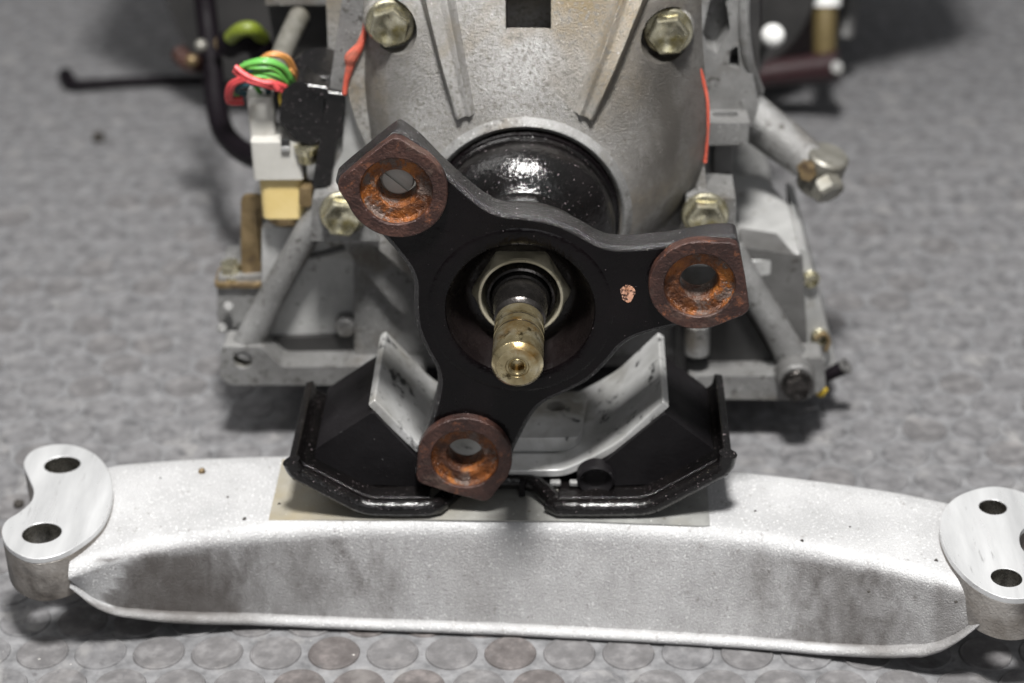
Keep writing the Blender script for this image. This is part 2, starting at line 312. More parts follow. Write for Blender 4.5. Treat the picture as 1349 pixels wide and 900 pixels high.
#        x     yfar  ynear zt   ylip  zlip(centre of lip) lip r
TAB = [(-158, 33, -33, 38.5, -32.5, 31, .5), (-152, 34, -30, 39.4, -30, 21.5, .8), (-146, 34, -26, 40, -27.5, 15.5, 1.2), (-125, 36, -19, 40.5, -21.5, 8.0, 2.0), (-98, 37, -13.5, 41, -16.5, 3.6, 2.6), (-60, 37, -9.5, 41, -18, 2.6, 3.0), (-10, 35, -9, 41, -20.5, 2.4, 3.0),
       (40, 31, -12, 41, -24.5, 2.4, 3.0), (80, 26.5, -17, 40.5, -28.5, 2.6, 3.0), (110, 21, -26, 39.6, -34, 3.6, 2.8), (135, 15, -35, 39, -41.5, 8.5, 2.2), (145, 12, -40, 38.4, -45.5, 15, 1.4), (151, 10, -43, 38, -47.5, 22.5, .8), (158, 8, -46, 37.5, -49, 32, .5)]
bm = NB(); rows = []; stain_shade = {}
xs = [-158+316*i/120 for i in range(121)]
for x in xs:
    yf, yn, zt, yl, zl, lr = interp(TAB, x)
    R_ = 6.0
    pr = [(yf, max(zl-2, 2)), (yf, zt-3), (yf-.9, zt-.8), (yf-3, zt)]
    for k in range(7): pr.append((yf-3+(yn+R_-(yf-3))*(k+1)/7, zt))
    lr = min(lr, 2.0); fy, fz = yl+2.6, zl+lr*.9
    for k in range(1, 7):
        a = k/6*math.radians(72); pr.append((yn+R_-R_*math.sin(a), zt-R_+R_*math.cos(a)))
    ly, lz = pr[-1]
    for k in range(1, 17):
        t = k/16; pr.append((ly+(fy-ly)*t, lz+(fz-lz)*t))
    for k in range(0, 7):
        a = math.radians(100+k*28); pr.append((yl+lr*.5+math.cos(a)*lr*1.2, zl+math.sin(a)*lr*.95))
    pr.append((yl+8, zl-lr+.6)); pr.append((yf-6, max(zl-lr+.6, 1)))
    row = []
    for j, (y, z) in enumerate(pr):
        v = bm.verts.new(V(x, y+math.sin(x*.35)*.05, z)); row.append(v)
    rows.append(row)
NPR = len(rows[0])
for a, b in zip(rows, rows[1:]):
    for j in range(NPR): bm.faces.new((a[j], a[(j+1) % NPR], b[(j+1) % NPR], b[j]))
bm.faces.new(rows[0]); bm.faces.new(list(reversed(rows[-1])))
bmesh.ops.recalc_face_normals(bm, faces=bm.faces)
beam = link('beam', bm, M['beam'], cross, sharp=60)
at = beam.data.attributes.new('stain_shade', 'FLOAT', 'POINT'); s2_ = {}
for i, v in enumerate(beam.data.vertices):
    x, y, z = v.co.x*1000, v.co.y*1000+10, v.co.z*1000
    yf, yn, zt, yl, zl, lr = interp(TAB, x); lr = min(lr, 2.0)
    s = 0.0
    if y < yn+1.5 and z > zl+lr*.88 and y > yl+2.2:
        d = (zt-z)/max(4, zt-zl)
        s = .34  # painted shade over the whole front face; dirt peaks follow
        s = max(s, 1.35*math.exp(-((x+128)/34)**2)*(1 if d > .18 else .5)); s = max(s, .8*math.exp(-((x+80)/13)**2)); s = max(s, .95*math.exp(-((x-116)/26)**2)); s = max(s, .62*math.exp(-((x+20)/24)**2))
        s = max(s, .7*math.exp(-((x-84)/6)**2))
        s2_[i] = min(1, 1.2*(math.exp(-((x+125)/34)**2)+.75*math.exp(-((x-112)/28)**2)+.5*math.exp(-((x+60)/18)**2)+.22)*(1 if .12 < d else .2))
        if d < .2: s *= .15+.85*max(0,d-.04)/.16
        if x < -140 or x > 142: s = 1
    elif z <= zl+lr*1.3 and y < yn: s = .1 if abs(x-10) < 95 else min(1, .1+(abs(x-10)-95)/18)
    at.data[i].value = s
at2 = beam.data.attributes.new('stain_shade2', 'FLOAT', 'POINT')
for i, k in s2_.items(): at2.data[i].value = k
# machined end pads with bores
def pad(name_pts, zt, zb, holes, lead):
    el = lambda k: [[(h[0]+(h[2]+k)*math.cos(t), h[1]+(h[3]+k)*math.sin(t)) for t in [2*math.pi*i/40 for i in range(40)]] for h in holes]
    bm = NB(); prism(bm, [tup(name_pts)] + el(0), XY(zt-2.2), 2.2)
    o = link('end_pad', bm, M['machined'], cross, bevel=.35, label=lead)
    a = o.data.attributes.new('stain_shade', 'FLOAT', 'POINT')
    bm = NB(); prism(bm, [tup(name_pts)] + el(.02), XY(zb), zt-2.2-zb); link('pad_base', bm, M['padside'], o, bevel=.3)
    for h in holes:
        bm = NB(); lathe(bm, [(zb+.5, h[2]), (zb+.5, h[2]-.05), (zt-.3, h[2]-.05)], (h[0], h[1], 0), (0,0,1), 40)
        for v in bm.verts: v.co.y = h[1]+(v.co.y-h[1])*h[3]/h[2]
        link('reamed_bore', bm, M['boresteel'], o)
    return o
ZP = 43.0
Lp = [P(*q, z=ZP) for q in [(31,610),(42,594),(66,586),(95,586),(122,596),(140,614),(148,640),(146,665),(135,690),(112,712),(80,730),(42,736),(12,722),(2,702),(8,686),(26,674),(41,660),(44,645),(38,630)]]
Lp = smoothloop([(p.x, p.y) for p in Lp], 5)
hl = [P(82,612,z=ZP), P(55,702,z=ZP)]
padL = pad(Lp, ZP, 24.5, [(hl[0].x, hl[0].y, 6.7, 5.6), (hl[1].x, hl[1].y, 6.9, 6.2)], 'polished kidney shaped end pad with two open bores at the left end')
Rp = [P(*q, z=ZP-1) for q in [(1238,695),(1243,672),(1260,655),(1284,645),(1310,641),(1340,646),(1372,660),(1385,676),(1368,688),(1348,697),(1343,712),(1352,728),(1384,738),(1400,755),(1385,776),(1352,788),(1318,786),(1285,770),(1258,744),(1243,718)]]
Rp = smoothloop([(p.x, p.y) for p in Rp], 5)
hr = [P(1308,668,z=ZP-1), P(1326,761,z=ZP-1)]
padR = pad(Rp, ZP-1, 24.5, [(hr[0].x, hr[0].y, 4.9, 4.7), (hr[1].x, hr[1].y, 5.2, 5.2)], 'polished kidney shaped end pad with two open bores at the right end')
# machined seat under the mount and stamped lettering
sl = [P(*q, z=41.25) for q in [(393,600),(380,690),(640,690),(935,703),(958,628),(900,612)]]
bm = NB(); prism(bm, [[(-91, 33), (-91, -6.6), (-40, -6.2), (20, -7.4), (63, -10.5), (65.5, -10), (66, 25), (30, 31), (-20, 33.5)]], XY(40.6), .47)
seat = link('machined_seat', bm, M['seat'], cross)
sa_ = seat.data.attributes.new('stain_shade', 'FLOAT', 'POINT')
for i, v in enumerate(seat.data.vertices): sa_.data[i].value = 1.0 if v.co.x < -.06 else (.25 if v.co.x < 0 else 0)
bm = NB(); p = P(266, 621, z=41)
bmesh.ops.create_icosphere(bm, subdivisions=2, radius=1.4, matrix=Matrix.Translation(p)); link('casting_pip', bm, M['brass'], cross)
for px, py, rr_ in ((322, 684, .9), (300, 655, .6), (436, 640, .5), (368, 664, .7), (1057, 709, .7), (1234, 731, .9), (1120, 690, .5), (995, 672, .6), (211, 628, .5), (1145, 775, .6), (1260, 785, .7)):
    p = P(px, py, z=41); bm = NB(); bmesh.ops.create_icosphere(bm, subdivisions=1, radius=rr_*.8, matrix=Matrix.Translation((p.x, p.y, interp(TAB, p.x)[2]+.1)))
    for v in bm.verts: v.co += V(random.uniform(-1,1), random.uniform(-1,1), random.uniform(-.3,.3))*rr_*.3
    link('dirt_speck', bm, M['grit'], cross)
# ------------------------------------------------------------------ mount
mount = root('rubber_mount', 'black rubber transmission mount with silver V bracket sitting on the cross beam', 'mount', (0, 15, 41))
YM0, YM1 = -3, 44
def strip(bm, pts, th, y0, y1, r=3):
    """bent plate: profile in XZ (centre line), thickness th, from y0 to y1"""
    pts = [Vector(p) for p in pts]
    # round the bends
    path = [pts[0]]
    for i in range(1, len(pts)-1):
        p0, p, p1 = pts[i-1], pts[i], pts[i+1]; t = min(r, (p0-p).length*.45, (p1-p).length*.45)
        s, e = p+(p0-p).normalized()*t, p+(p1-p).normalized()*t
        for k in range(6): u = k/5; path.append(s*(1-u)**2+p*2*u*(1-u)+e*u*u)
    path.append(pts[-1]); up, dn = [], []
    for i, p in enumerate(path):
        t = (path[min(i+1, len(path)-1)]-path[max(i-1, 0)]).normalized(); nrm = Vector((-t.y, t.x)); up.append(p+nrm*th/2); dn.append(p-nrm*th/2)
    loop = tup(up)+tup(reversed(dn))
    prism(bm, [loop], XZ(y0), y1-y0); return path
TL = [(-81.5, 63.5), (-80, 59), (-56.5, 43.6), (-34, 43.6)]; TR = [(12, 43.4), (44, 43.4), (70.5, 60.5), (71.5, 66)]
bm = NB(); pL = strip(bm, TL, 3.2, YM0, YM1+8, 5); pR = strip(bm, TR, 3.2, YM0, YM1+8, 5); prism(bm, [[(-34.2, 12), (12.2, 12), (12.2, 50), (-34.2, 50)]], XY(42.1), 3.0)
link('lower_tray', bm, M['gloss'], mount, bevel=.6)
mid = [V(-30, 0, 43.8), V(-25, 7, 44.6), V(-20, 10.5, 45.4), V(-8, 11.5, 46), V(2, 10.5, 45.6), V(7, 6, 44.8), V(11, 0, 44)]
bm = NB(); tube(bm, [V(p.x, YM0-.6, p.y+.9) for p in pL]+mid+[V(p.x, YM0-.6, p.y+.9) for p in pR], 3.3, 12, 2); link('front_bead', bm, M['gloss'], mount)
bm = NB(); tube(bm, [V(p.x+.6, YM0+2.6, p.y+2.4) for p in pL[1:]], .9, 8, 1); link('inner_bead', bm, M['edge'], mount)
bm = NB(); tube(bm, [V(p.x-.6, YM0+2.6, p.y+2.4) for p in pR[:-1]], .9, 8, 1); link('inner_bead', bm, M['edge'], mount)
YB = 10.5
vb = [(lambda p: (p.x, p.z))(P(*q, y=YB)) for q in [(489,530),(556,598)]]+[(-21, 49.2), (14, 49.2)]+[(lambda p: (p.x, p.z))(P(*q, y=YB)) for q in [(785,605),(820,585),(878,532)]]
bm = NB(); strip(bm, vb, 3.2, YB, 60, 4); link('inner_bracket', bm, M['bracketsteel'], mount, bevel=.7)
q = lambda a, b: (lambda p: (p.x, max(45.2, p.z)))(P(a, b, y=8.5))
bm = NB(); prism(bm, [rnd([q(491, 543), q(415, 592), q(415, 606), (-57, 46), (-40, 45.2), (-26, 47.5), q(556, 612)], 1.5)], XZ(8.5), 42); link('rubber_block', bm, M['rubber'], mount, bevel=1.6)
bm = NB(); prism(bm, [rnd([q(876, 545), q(940, 592), q(940, 606), (46, 46), (30, 45.2), (22, 47.5), q(785, 618)], 1.5)], XZ(8.5), 42); link('rubber_block', bm, M['rubber'], mount, bevel=1.6)
bm = NB(); lathe(bm, [(2.2, 0), (1.9, 3.6), (.6, 5.2), (0, 6.0), (.6, 6.7), (5, 6.9)], (25.5, 5.5, 49.0), (0, 1, .1), 32); link('hollow_disc', bm, M['rubber'], mount)  # dark dished disc added to read as the dim hollow below the block
# inner cradle with a bolt hole on the V bracket
bm = NB(); prism(bm, [rnd([(-14, 22), (20, 22), (23, 54), (-14, 54)], 4), circ(11, 44, 3.6)], XY(51.2), 6); link('cradle_pad', bm, M['bracketsteel'], mount, bevel=1.5)
bm = NB(); box(bm, (-1, 8.2, 44.6), (2.2, 3, 6)); link('locating_tab', bm, M['rubber'], mount, bevel=.4)
for x, wd in ((14, 5), (21, 5)):
    bm = NB(); box(bm, (x-3, 8.5, 46.6), (wd*.8, 2.5, 1.9)); link('rivet_lug', bm, M['case'], mount, bevel=.6)
# ------------------------------------------------------------------ gearbox
AZ = 122
gb = root('gearbox', 'grey cast aluminium gearbox tail with ribbed housing, bolts and orange sealant line', 'gearbox', (0, 150, 0))
# tail housing: loft from the seal lip to the bolting flange
outline = [P(*q, y=100) for q in [(486,-60),(484,40),(480,90),(484,140),(492,190),(500,230),(520,290),(560,345),(620,385),(690,395),(760,385),(820,350),(862,308),(900,270),(925,225),(932,180),(930,130),(926,80),(922,30),(920,-60),(850,-110),(700,-125),(560,-110)]]
ang = sorted([(math.atan2(p.z-AZ, p.x), math.hypot(p.x, p.z-AZ)) for p in outline])
def Rout(a):
    a = (a+math.pi) % (2*math.pi)-math.pi
    for i in range(len(ang)):
        a0, r0 = ang[i]; a1, r1 = ang[(i+1) % len(ang)]
        if i == len(ang)-1: a1 += 2*math.pi
        aa = a if a >= a0 or i < len(ang)-1 else a+2*math.pi
        if a0 <= aa <= a1: t = (aa-a0)/(a1-a0); return r0+(r1-r0)*t
    return ang[0][1]
NA = 144; Rs = [Rout(2*math.pi*i/NA) for i in range(NA)]
for _ in range(3): Rs = [(Rs[i-1]+2*Rs[i]+Rs[(i+1) % NA])/4 for i in range(NA)]
def dome_y(t): return 72.4+27.4*(t**1.0)-4.0*math.sin(math.pi*t)*.9
def dome(a, t):
    R1 = Rs[int(round((a % (2*math.pi))/(2*math.pi)*NA)) % NA]; r = 39+(R1-39)*t
    return V(r*math.cos(a), dome_y(t), AZ+r*math.sin(a))
bm = NB(); rings = []
prof = [(y, r) for y, r in [(80, 33), (72.2, 34.6), (71.2, 35.0), (70.8, 35.8), (71.0, 36.8), (71.9, 37.9)]]
for y, r in prof: rings.append([bm.verts.new(V(r*math.cos(2*math.pi*i/NA), y, AZ+r*math.sin(2*math.pi*i/NA))) for i in range(NA)])
for k in range(0, 25):
    t = k/24; rings.append([bm.verts.new(dome(2*math.pi*i/NA, t)) for i in range(NA)])
for k in (103, 108): rings.append([bm.verts.new(V(v.co.x, k, v.co.z)) for v in rings[-1]])
for a, b in zip(rings, rings[1:]):
    for i in range(NA): bm.faces.new((a[i], a[(i+1) % NA], b[(i+1) % NA], b[i]))
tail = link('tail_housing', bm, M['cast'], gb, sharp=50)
for px_, py_ in ((513, 38), (881, 49)):
    p = P(px_, py_, y=87); bm = NB(); lathe(bm, [(60, 0), (60, 10.8), (93.2, 9.9), (93.2, 0)], (p.x, 0, p.z), (0,1,0), 40); cut(tail, bm)
ca_ = tail.data.attributes.new('stain_shade', 'FLOAT', 'POINT')
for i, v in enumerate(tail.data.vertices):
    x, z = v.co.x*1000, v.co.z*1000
    ca_.data[i].value = max(0, min(1, max((x-22)/25, (150-z)/26, (abs(x)-44)/16 if z < 175 else 0)))  # stain and painted shade on the right side, flanks and lower part
# pocket cast in the top of the tail housing
a0, a1 = P(668, 50, y=92), P(727, 50, y=92)
bm = NB(); box(bm, ((a0.x+a1.x)/2, 96, a0.z+9.3), (a1.x-a0.x, 30, 17.5)); cut(tail, bm)
bm = NB(); box(bm, ((a0.x+a1.x)/2, 103, a0.z+9.3), (a1.x-a0.x+2, 6, 19)); link('pocket_floor', bm, M['dirtycase'], gb)
# ribs
def rib(pa, pb, wa, wb, h, side):
    bm = NB(); N = 12; sec = []
    for i in range(N+1):
        t = i/N; x, z = pa[0]+(pb[0]-pa[0])*t, pa[1]+(pb[1]-pa[1])*t
        a = math.atan2(z-AZ, x); R1 = Rout(a); r = math.hypot(x, z-AZ); tt = max(0, min(1.15, (r-39)/(R1-39))); y = dome_y(min(tt, 1))
        d = Vector((pb[0]-pa[0], pb[1]-pa[1])).normalized(); nx, nz = -d.y, d.x; wd = wa+(wb-wa)*t; hh = h*min(1, .45+t*1.6)
        row = []
        for s, yy in ((-1.55, 1.2), (-1.25, -.08*hh), (-1.0, -.75*hh), (-.82, -hh), (-.55, -.98*hh), (-.1, -.62*hh), (.3, -.6*hh), (.62, -.85*hh), (.85, -.85*hh), (1.15, -.35*hh), (1.5, -.02*hh), (1.8, 1.2)):
            s = s*side
            row.append(bm.verts.new(V(x+nx*wd*s, y+yy, z+nz*wd*s)))
        sec.append(row)
    for a, b in zip(sec, sec[1:]):
        for j in range(len(a)-1): bm.faces.new((a[j], a[j+1], b[j+1], b[j]))
    bm.faces.new(sec[0]); bm.faces.new(list(reversed(sec[-1])))
    return bm
q1, q2 = P(612, 148, y=76), P(566, -60, y=95); link('rib', rib((q1.x, q1.z), (q2.x, q2.z), 2.9, 4.8, 6.0, -1), M['cast'], gb, sharp=60)
q1, q2 = P(771, 148, y=76), P(850, -60, y=95); link('rib', rib((q1.x, q1.z), (q2.x, q2.z), 2.9, 4.8, 6.0, 1), M['cast'], gb, sharp=60)
# bolting flange of the tail housing
fl = [P(*q, y=101) for q in [(486,-70),(480,20),(466,70),(458,118),(470,160),(484,190),(470,235),(420,262),(410,300),(440,318),(490,318),(560,380),(640,420),(760,420),(850,360),(890,340),(968,330),(970,262),(930,250),(928,200),(934,160),(926,100),(916,40),(918,-70)]]
bm = NB(); prism(bm, [rnd([(p.x, p.z) for p in fl], 3)], XZ(99.5), 7); link('tail_flange', bm, M['cast'], gb, bevel=1)
def boss(px, py, y, r, y1, m='cast', name='bolt_boss'):
    p = P(px, py, y=y); bm = NB(); lathe(bm, [(0, 0), (0, r-.8), (.8, r), (y1-y, r*1.12)], (p.x, y, p.z), (0, 1, 0), 32); return link(name, bm, M[m], gb)
for px, py in ((512, 28), (880, 40)): boss(px, py, 93, 9.4, 106)
p = P(449, 283, y=97); boss(447, 283, 97, 9, 106)
# blocks with flat tops at the lower bolts
def block(name, pts, y0, y1, m, bev=1.0, parent=None, label=None):
    bm = NB(); prism(bm, [rnd([(p.x, p.z) for p in pts], .8)], XZ(y0), y1-y0); return link(name, bm, M[m], parent or gb, bevel=bev, label=label)
block('bolt_lug', [P(*q, y=92) for q in [(904,258),(970,262),(968,350),(900,350)]], 92, 113, 'case')
block('bolt_lug', [P(*q, y=96) for q in [(411,262),(470,252),(500,318),(409,318)]], 96, 116, 'case')
# hex flange bolts
def bolt_mesh(AF=13.2, h=7, fr=9.0, dish=1.6):
    bm = NB(); R = AF/2/math.cos(math.pi/6); N = 6
    lathe(bm, [(.0, 0), (0, 5), (-h+.2, 5)], (0,0,0), (0,1,0), 6)
    bm.free(); bm = NB()
    lathe(bm, [(0, 0), (0, fr), (-1.2, fr), (-2.2, fr*.93), (-2.6, R*.8)], (0,0,0), (0,1,0), 40)
    def hexr(a, R): k = (a+math.pi/6) % (math.pi/3)-math.pi/6; return R*math.cos(math.pi/6)/math.cos(k)
    rr = []
    for y, s, mode in ((-1.8, 1, 0), (-h+.9, 1, 0), (-h, .93, 0), (-h-.05, .86, 0), (-h+.1, .80, 2), (-h+dish*.45, .6, 1), (-h+dish*.75, .35, 1), (-h+dish*.9, .12, 1)):
        def rad_(i):
            hr_ = hexr(2*math.pi*i/36, R)*s; return hr_ if mode == 0 else (R*s*.9 if mode == 1 else (hr_+R*s*.9)/2)
        rr.append([bm.verts.new(V(rad_(i)*math.cos(2*math.pi*i/36), y, rad_(i)*math.sin(2*math.pi*i/36))) for i in range(36)])
    for a, b in zip(rr, rr[1:]):
        for i in range(36): bm.faces.new((a[i], a[(i+1) % 36], b[(i+1) % 36], b[i]))
    bm.faces.new(rr[-1]); return bm
off = base(gb)
bm = bolt_mesh()
me_parent = gb
bolt0 = link('flange_bolt', bm, M['zinc'], None, sharp=28)
bolt0.parent = gb
bs = [(513, 38, 87), (881, 49, 87), (450, 290, 90), (930, 292, 86)]
for k, (px, py, y) in enumerate(bs):
    p = P(px, py, y=y); L = V(p.x, y+6.5, p.z)
    rot = Euler((0, math.radians((14, 25, 38, 33)[k]), 0))
    if k == 0: bolt0.location = L*MM-off; bolt0.rotation_euler = rot
    else: instance(bolt0, 'flange_bolt', gb, L, rot)
# seal cup and black hub behind the three-armed coupling
bm = NB(); lathe(bm, [(76, 34.4), (69.5, 34.3), (68.4, 33.8), (67.6, 33.0), (66.4, 32.8), (64, 33.2), (61, 33.0), (58, 32.0), (55, 30.2), (52, 27.6), (50, 25), (48.6, 22.5), (47.5, 21.5), (38, 21.2), (28, 20)], (0, 0, AZ), (0,1,0), 96)
link('seal_cup', bm, M['gloss'], gb, sharp=40)
bm = NB(); lathe(bm, [(72, 34.2), (69.2, 34.8), (68.4, 34.3), (68.2, 33.4), (69, 32.9)], (0, 0, AZ), (0,1,0), 96); link('seal_lip', bm, M['black'], gb)
bm = NB(); lathe(bm, [(73.5, 35.4), (70.4, 35.6), (69.6, 36.2), (69.3, 37.0), (69.8, 37.8), (71.4, 38.6), (73.5, 40)], (0, 0, AZ), (0,1,0), 128); link('housing_lip', bm, M['case'], gb, sharp=50)
# main case behind the tail flange
mc = [(-75, 96), (-77, 140), (-70, 176), (-62, 215), (-40, 240), (40, 240), (60, 215), (65, 185), (66, 150), (66, 100), (50, 60), (-50, 60)]
bm = NB(); prism(bm, [rnd(mc, 8)], XZ(106.2), 280); link('main_case', bm, M['case'], gb, bevel=2)
bc = [(-100, 20), (-186, 26), (-205, 84), (-240, 150), (-190, 262), (-70, 262), (70, 262), (190, 240), (230, 150), (150, 84), (135, 40), (92, 20)]
bm = NB(); prism(bm, [rnd(bc, 22)], XZ(430), 220); link('bell_housing', bm, M['bell'], gb, bevel=4)  # upper left widened out of view to throw shadow on the rear floor
bm = NB(); box(bm, (0, 408, 140), (150, 60, 150)); link('case_neck', bm, M['dirtycase'], gb, bevel=6)
# lower case / oil pan
lc = [(-124, 31), (-124, 66), (-112, 84), (-84, 98), (60, 98), (70, 76), (103, 76), (106, 31)]
bm = NB(); prism(bm, [rnd(lc, 4)], XZ(126), 170); link('valve_body_case', bm, M['case'], gb, bevel=2)
bm = NB(); prism(bm, [rnd([(-100, 22), (-100, 34), (95, 34), (95, 22)], 3)], XZ(132), 150); link('oil_pan', bm, M['dirtycase'], gb, bevel=2)
for x0, x1, m_ in ((-84, -46, 'dirtycase'), (55, 92, 'dirtycase')):
    bm = NB(); box(bm, ((x0+x1)/2, 225, 16), (x1-x0, 60, 32)); link('pan_foot', bm, M[m_], gb, bevel=3)
# sealant squeezed out of the joint
def seal(pts, rad, y):
    bm = NB(); tube(bm, [P(*q, y=y) for q in pts], rad, 10, 6); return link('sealant_bead', bm, M['sealant'], gb)
seal([(482,20),(480,42),(474,60),(463,76),(461,88),(456,108),(454,124)], [.6,1.0,1.6,2.6,1.6,1.0,.9], 98.8)
seal([(914,50),(918,78),(926,105),(932,132),(933,160),(932,185),(929,214)], [.9,.8,.75,.65,.6,.5,.7], 98.8)
# left side: case ear beside the coupling, strut bracket
block('case_cheek', [P(*q, y=106) for q in [(452,122),(490,160),(500,250),(430,262),(437,225),(452,200)]], 105, 112, 'palecase')
def bar(name, a, b, wd, y0, y1, m='case', bev=1.5, ext=0):
    d = Vector((b.x-a.x, b.z-a.z)); d.normalize(); n = Vector((-d.y, d.x))*wd/2; A, B = Vector((a.x, a.z))-d*ext, Vector((b.x, b.z))+d*ext
    bm = NB(); prism(bm, [rnd([tuple(A+n), tuple(B+n), tuple(B-n), tuple(A-n)], 2)], XZ(y0), y1-y0); return link(name, bm, M[m], gb, bevel=bev)
bm = NB(); tube(bm, [P(428, 266, y=111), P(396, 322, y=110), P(352, 402, y=110), P(322, 462, y=110)], [5.6, 5.4, 5.6, 6.6], 20, 4); link('strut', bm, M['case'], gb)
fr = [P(*q, y=104) for q in [(292,455),(345,455),(372,482),(560,480),(560,506),(302,506),(290,495)]]
hb = P(320, 473, y=104)
bm = NB(); prism(bm, [rnd([(p.x, p.z) for p in fr], 2.5), circ(hb.x, hb.z, 3.9)], XZ(103), 13); link('lower_frame', bm, M['case'], gb, bevel=1.2)
bm = NB(); lathe(bm, [(1, 4.1), (1.5, 3.9)]+[(2+.5*k, 3.5 if k % 2 else 3.9) for k in range(12)]+[(8, 0)], (hb.x, 103, hb.z), (0,1,0), 24); link('threaded_hole', bm, M['tube'], gb)
# webbed front of the lower case (left)
block('lower_case_web', [P(*q, y=118) for q in [(345,300),(465,300),(468,478),(345,478)]], 118, 128, 'palecase', 2)
block('lower_case_step', [P(*q, y=114) for q in [(466,290),(560,330),(590,476),(468,476)]], 112, 128, 'case', 1.5)
p = P(455, 430, y=114); bm = NB(); lathe(bm, [(0, 0), (0, 3.4), (1, 4.4), (14, 4.8)], (p.x, 112, p.z), (0,1,0), 24); link('small_boss', bm, M['case'], gb)
bm = NB(); tube(bm, [P(380, 340, y=117.5), P(420, 336, y=117), P(470, 322, y=117)], 1.2, 8); link('parting_line', bm, M['dirtycase'], gb)
block('lower_case_lug', [P(*q, y=122) for q in [(286,366),(345,362),(345,400),(300,440),(286,420)]], 122, 150, 'case', 1.5)
block('dark_ledge', [P(*q, y=115.5) for q in [(352,446),(464,442),(464,479),(352,479)]], 115.5, 120, 'bell', 1.5)  # dark block along the foot of the web
block('gap_shade_plate', [P(*q, y=121) for q in [(352,380),(300,470),(352,479)]], 119, 124, 'bell', .5)  # dark plate added in the gap, stands for shade
# right side
bm = NB(); tube(bm, [P(962, 330, y=113), P(990, 380, y=112), P(1024, 436, y=112), P(1050, 482, y=112)], [5.6, 5.6, 5.8, 6.6], 20, 4); link('strut', bm, M['case'], gb)
block('cavity_shade_plate', [P(*q, y=117) for q in [(890,400),(975,400),(1030,492),(890,492)]], 117, 124, 'bell', 1)  # dark plate painted as the deep shade behind the strut
fr = [P(*q, y=106) for q in [(905,494),(1020,494),(1040,470),(1085,470),(1088,510),(1060,526),(918,524)]]
bm = NB(); prism(bm, [rnd([(p.x, p.z) for p in fr], 2.5)], XZ(105), 12); link('lower_frame', bm, M['case'], gb, bevel=1.2)
p = P(1048, 495, y=104)
bm = NB(); lathe(bm, [(0, 0), (0, 6.6), (1, 7.6), (8, 8.2)], (p.x, 99, p.z), (0,1,0), 32); link('corner_boss', bm, M['dirtycase'], gb)
o = instance(bolt0, 'flange_bolt', gb, V(p.x, 98.5, p.z-.8), Euler((0, .2, 0))); o.data = o.data.copy(); o.data.materials[0] = M['darksteel']; o.scale = (.72, .72, .72); o['label'] = 'dark oily bolt in the lower right corner boss'
p = P(918, 455, y=112); bm = NB(); lathe(bm, [(0, 0), (0, 4), (1, 5), (14, 5)], (p.x, 110, p.z), (0,0,-1), 24); 
for v in bm.verts: v.co.z += 12
link('round_post', bm, M['case'], gb)
block('side_cover', [P(*q, y=128) for q in [(976,318),(1056,330),(1064,480),(960,480)]], 123, 140, 'dirtycase', 1.5)
# pale sloping shoulder on the right
bm = NB(); A = [P(985,338,y=124), P(1056,334,y=124), P(1040,262,x=108), P(985,240,y=190)]
A = [P(984,345,y=122), P(1056,333,y=124)]; zt = A[1].z
sh = [(84, 122, A[0].z), (A[1].x, 124, zt), (A[1].x-1, 165, zt+1), (A[1].x-8, 185, zt+3), (84, 192, zt+4)]
vs = [bm.verts.new(V(*q)) for q in sh]; f = bm.faces.new(vs); e = bmesh.ops.extrude_face_region(bm, geom=[f]); bmesh.ops.translate(bm, vec=V(0,0,-9), verts=[v for v in e['geom'] if isinstance(v, bmesh.types.BMVert)])
link('side_shoulder', bm, M['palecase'], gb, bevel=1.5)
pts = [P(1052,325,y=126), P(1064,332,y=126), P(1104,492,y=126), P(1062,500,y=126)]
bm = NB(); prism(bm, [rnd([(p.x, p.z) for p in pts], 1.5)], XZ(126), 60); link('pan_flange', bm, M['palecase'], gb, bevel=1)
for px, py in ((1066, 375), (1078, 452)):
    p = P(px, py, y=121); o = instance(bolt0, 'pan_bolt', gb, V(p.x+1, 126, p.z), Euler((0, .2, 0))); o.scale = (.42, .42, .42)
# ear with slot, upper right
pe = [P(*q, y=128) for q in [(930,162),(988,160),(985,194),(932,197)]]
zt = pe[0].z; x0, x1 = pe[0].x, pe[1].x
bm = NB(); lp = [(x0-4, 128), (x1, 128), (x1-1, 150), (x1-5, 176), (x0-4, 176)]; slot = rnd([(x0+3, 134), (x1-4, 134), (x1-4, 139), (x0+3, 139)], 2.4)
prism(bm, [rnd(lp, 1.5), slot], XY(zt-9.5), 9.5); link('slotted_ear', bm, M['case'], gb, bevel=.8)
bm = NB(); tube(bm, [V(x0-2, 142, zt+.3), V(x0+4, 152, zt+.3), V(x1-6, 160, zt+.3)], .6, 6); link('cast_ridge', bm, M['dirtycase'], gb)
bm = NB(); box(bm, (x1-9, 150, zt-20), (8, 20, 26)); link('ear_web', bm, M['dirtycase'], gb, bevel=1)
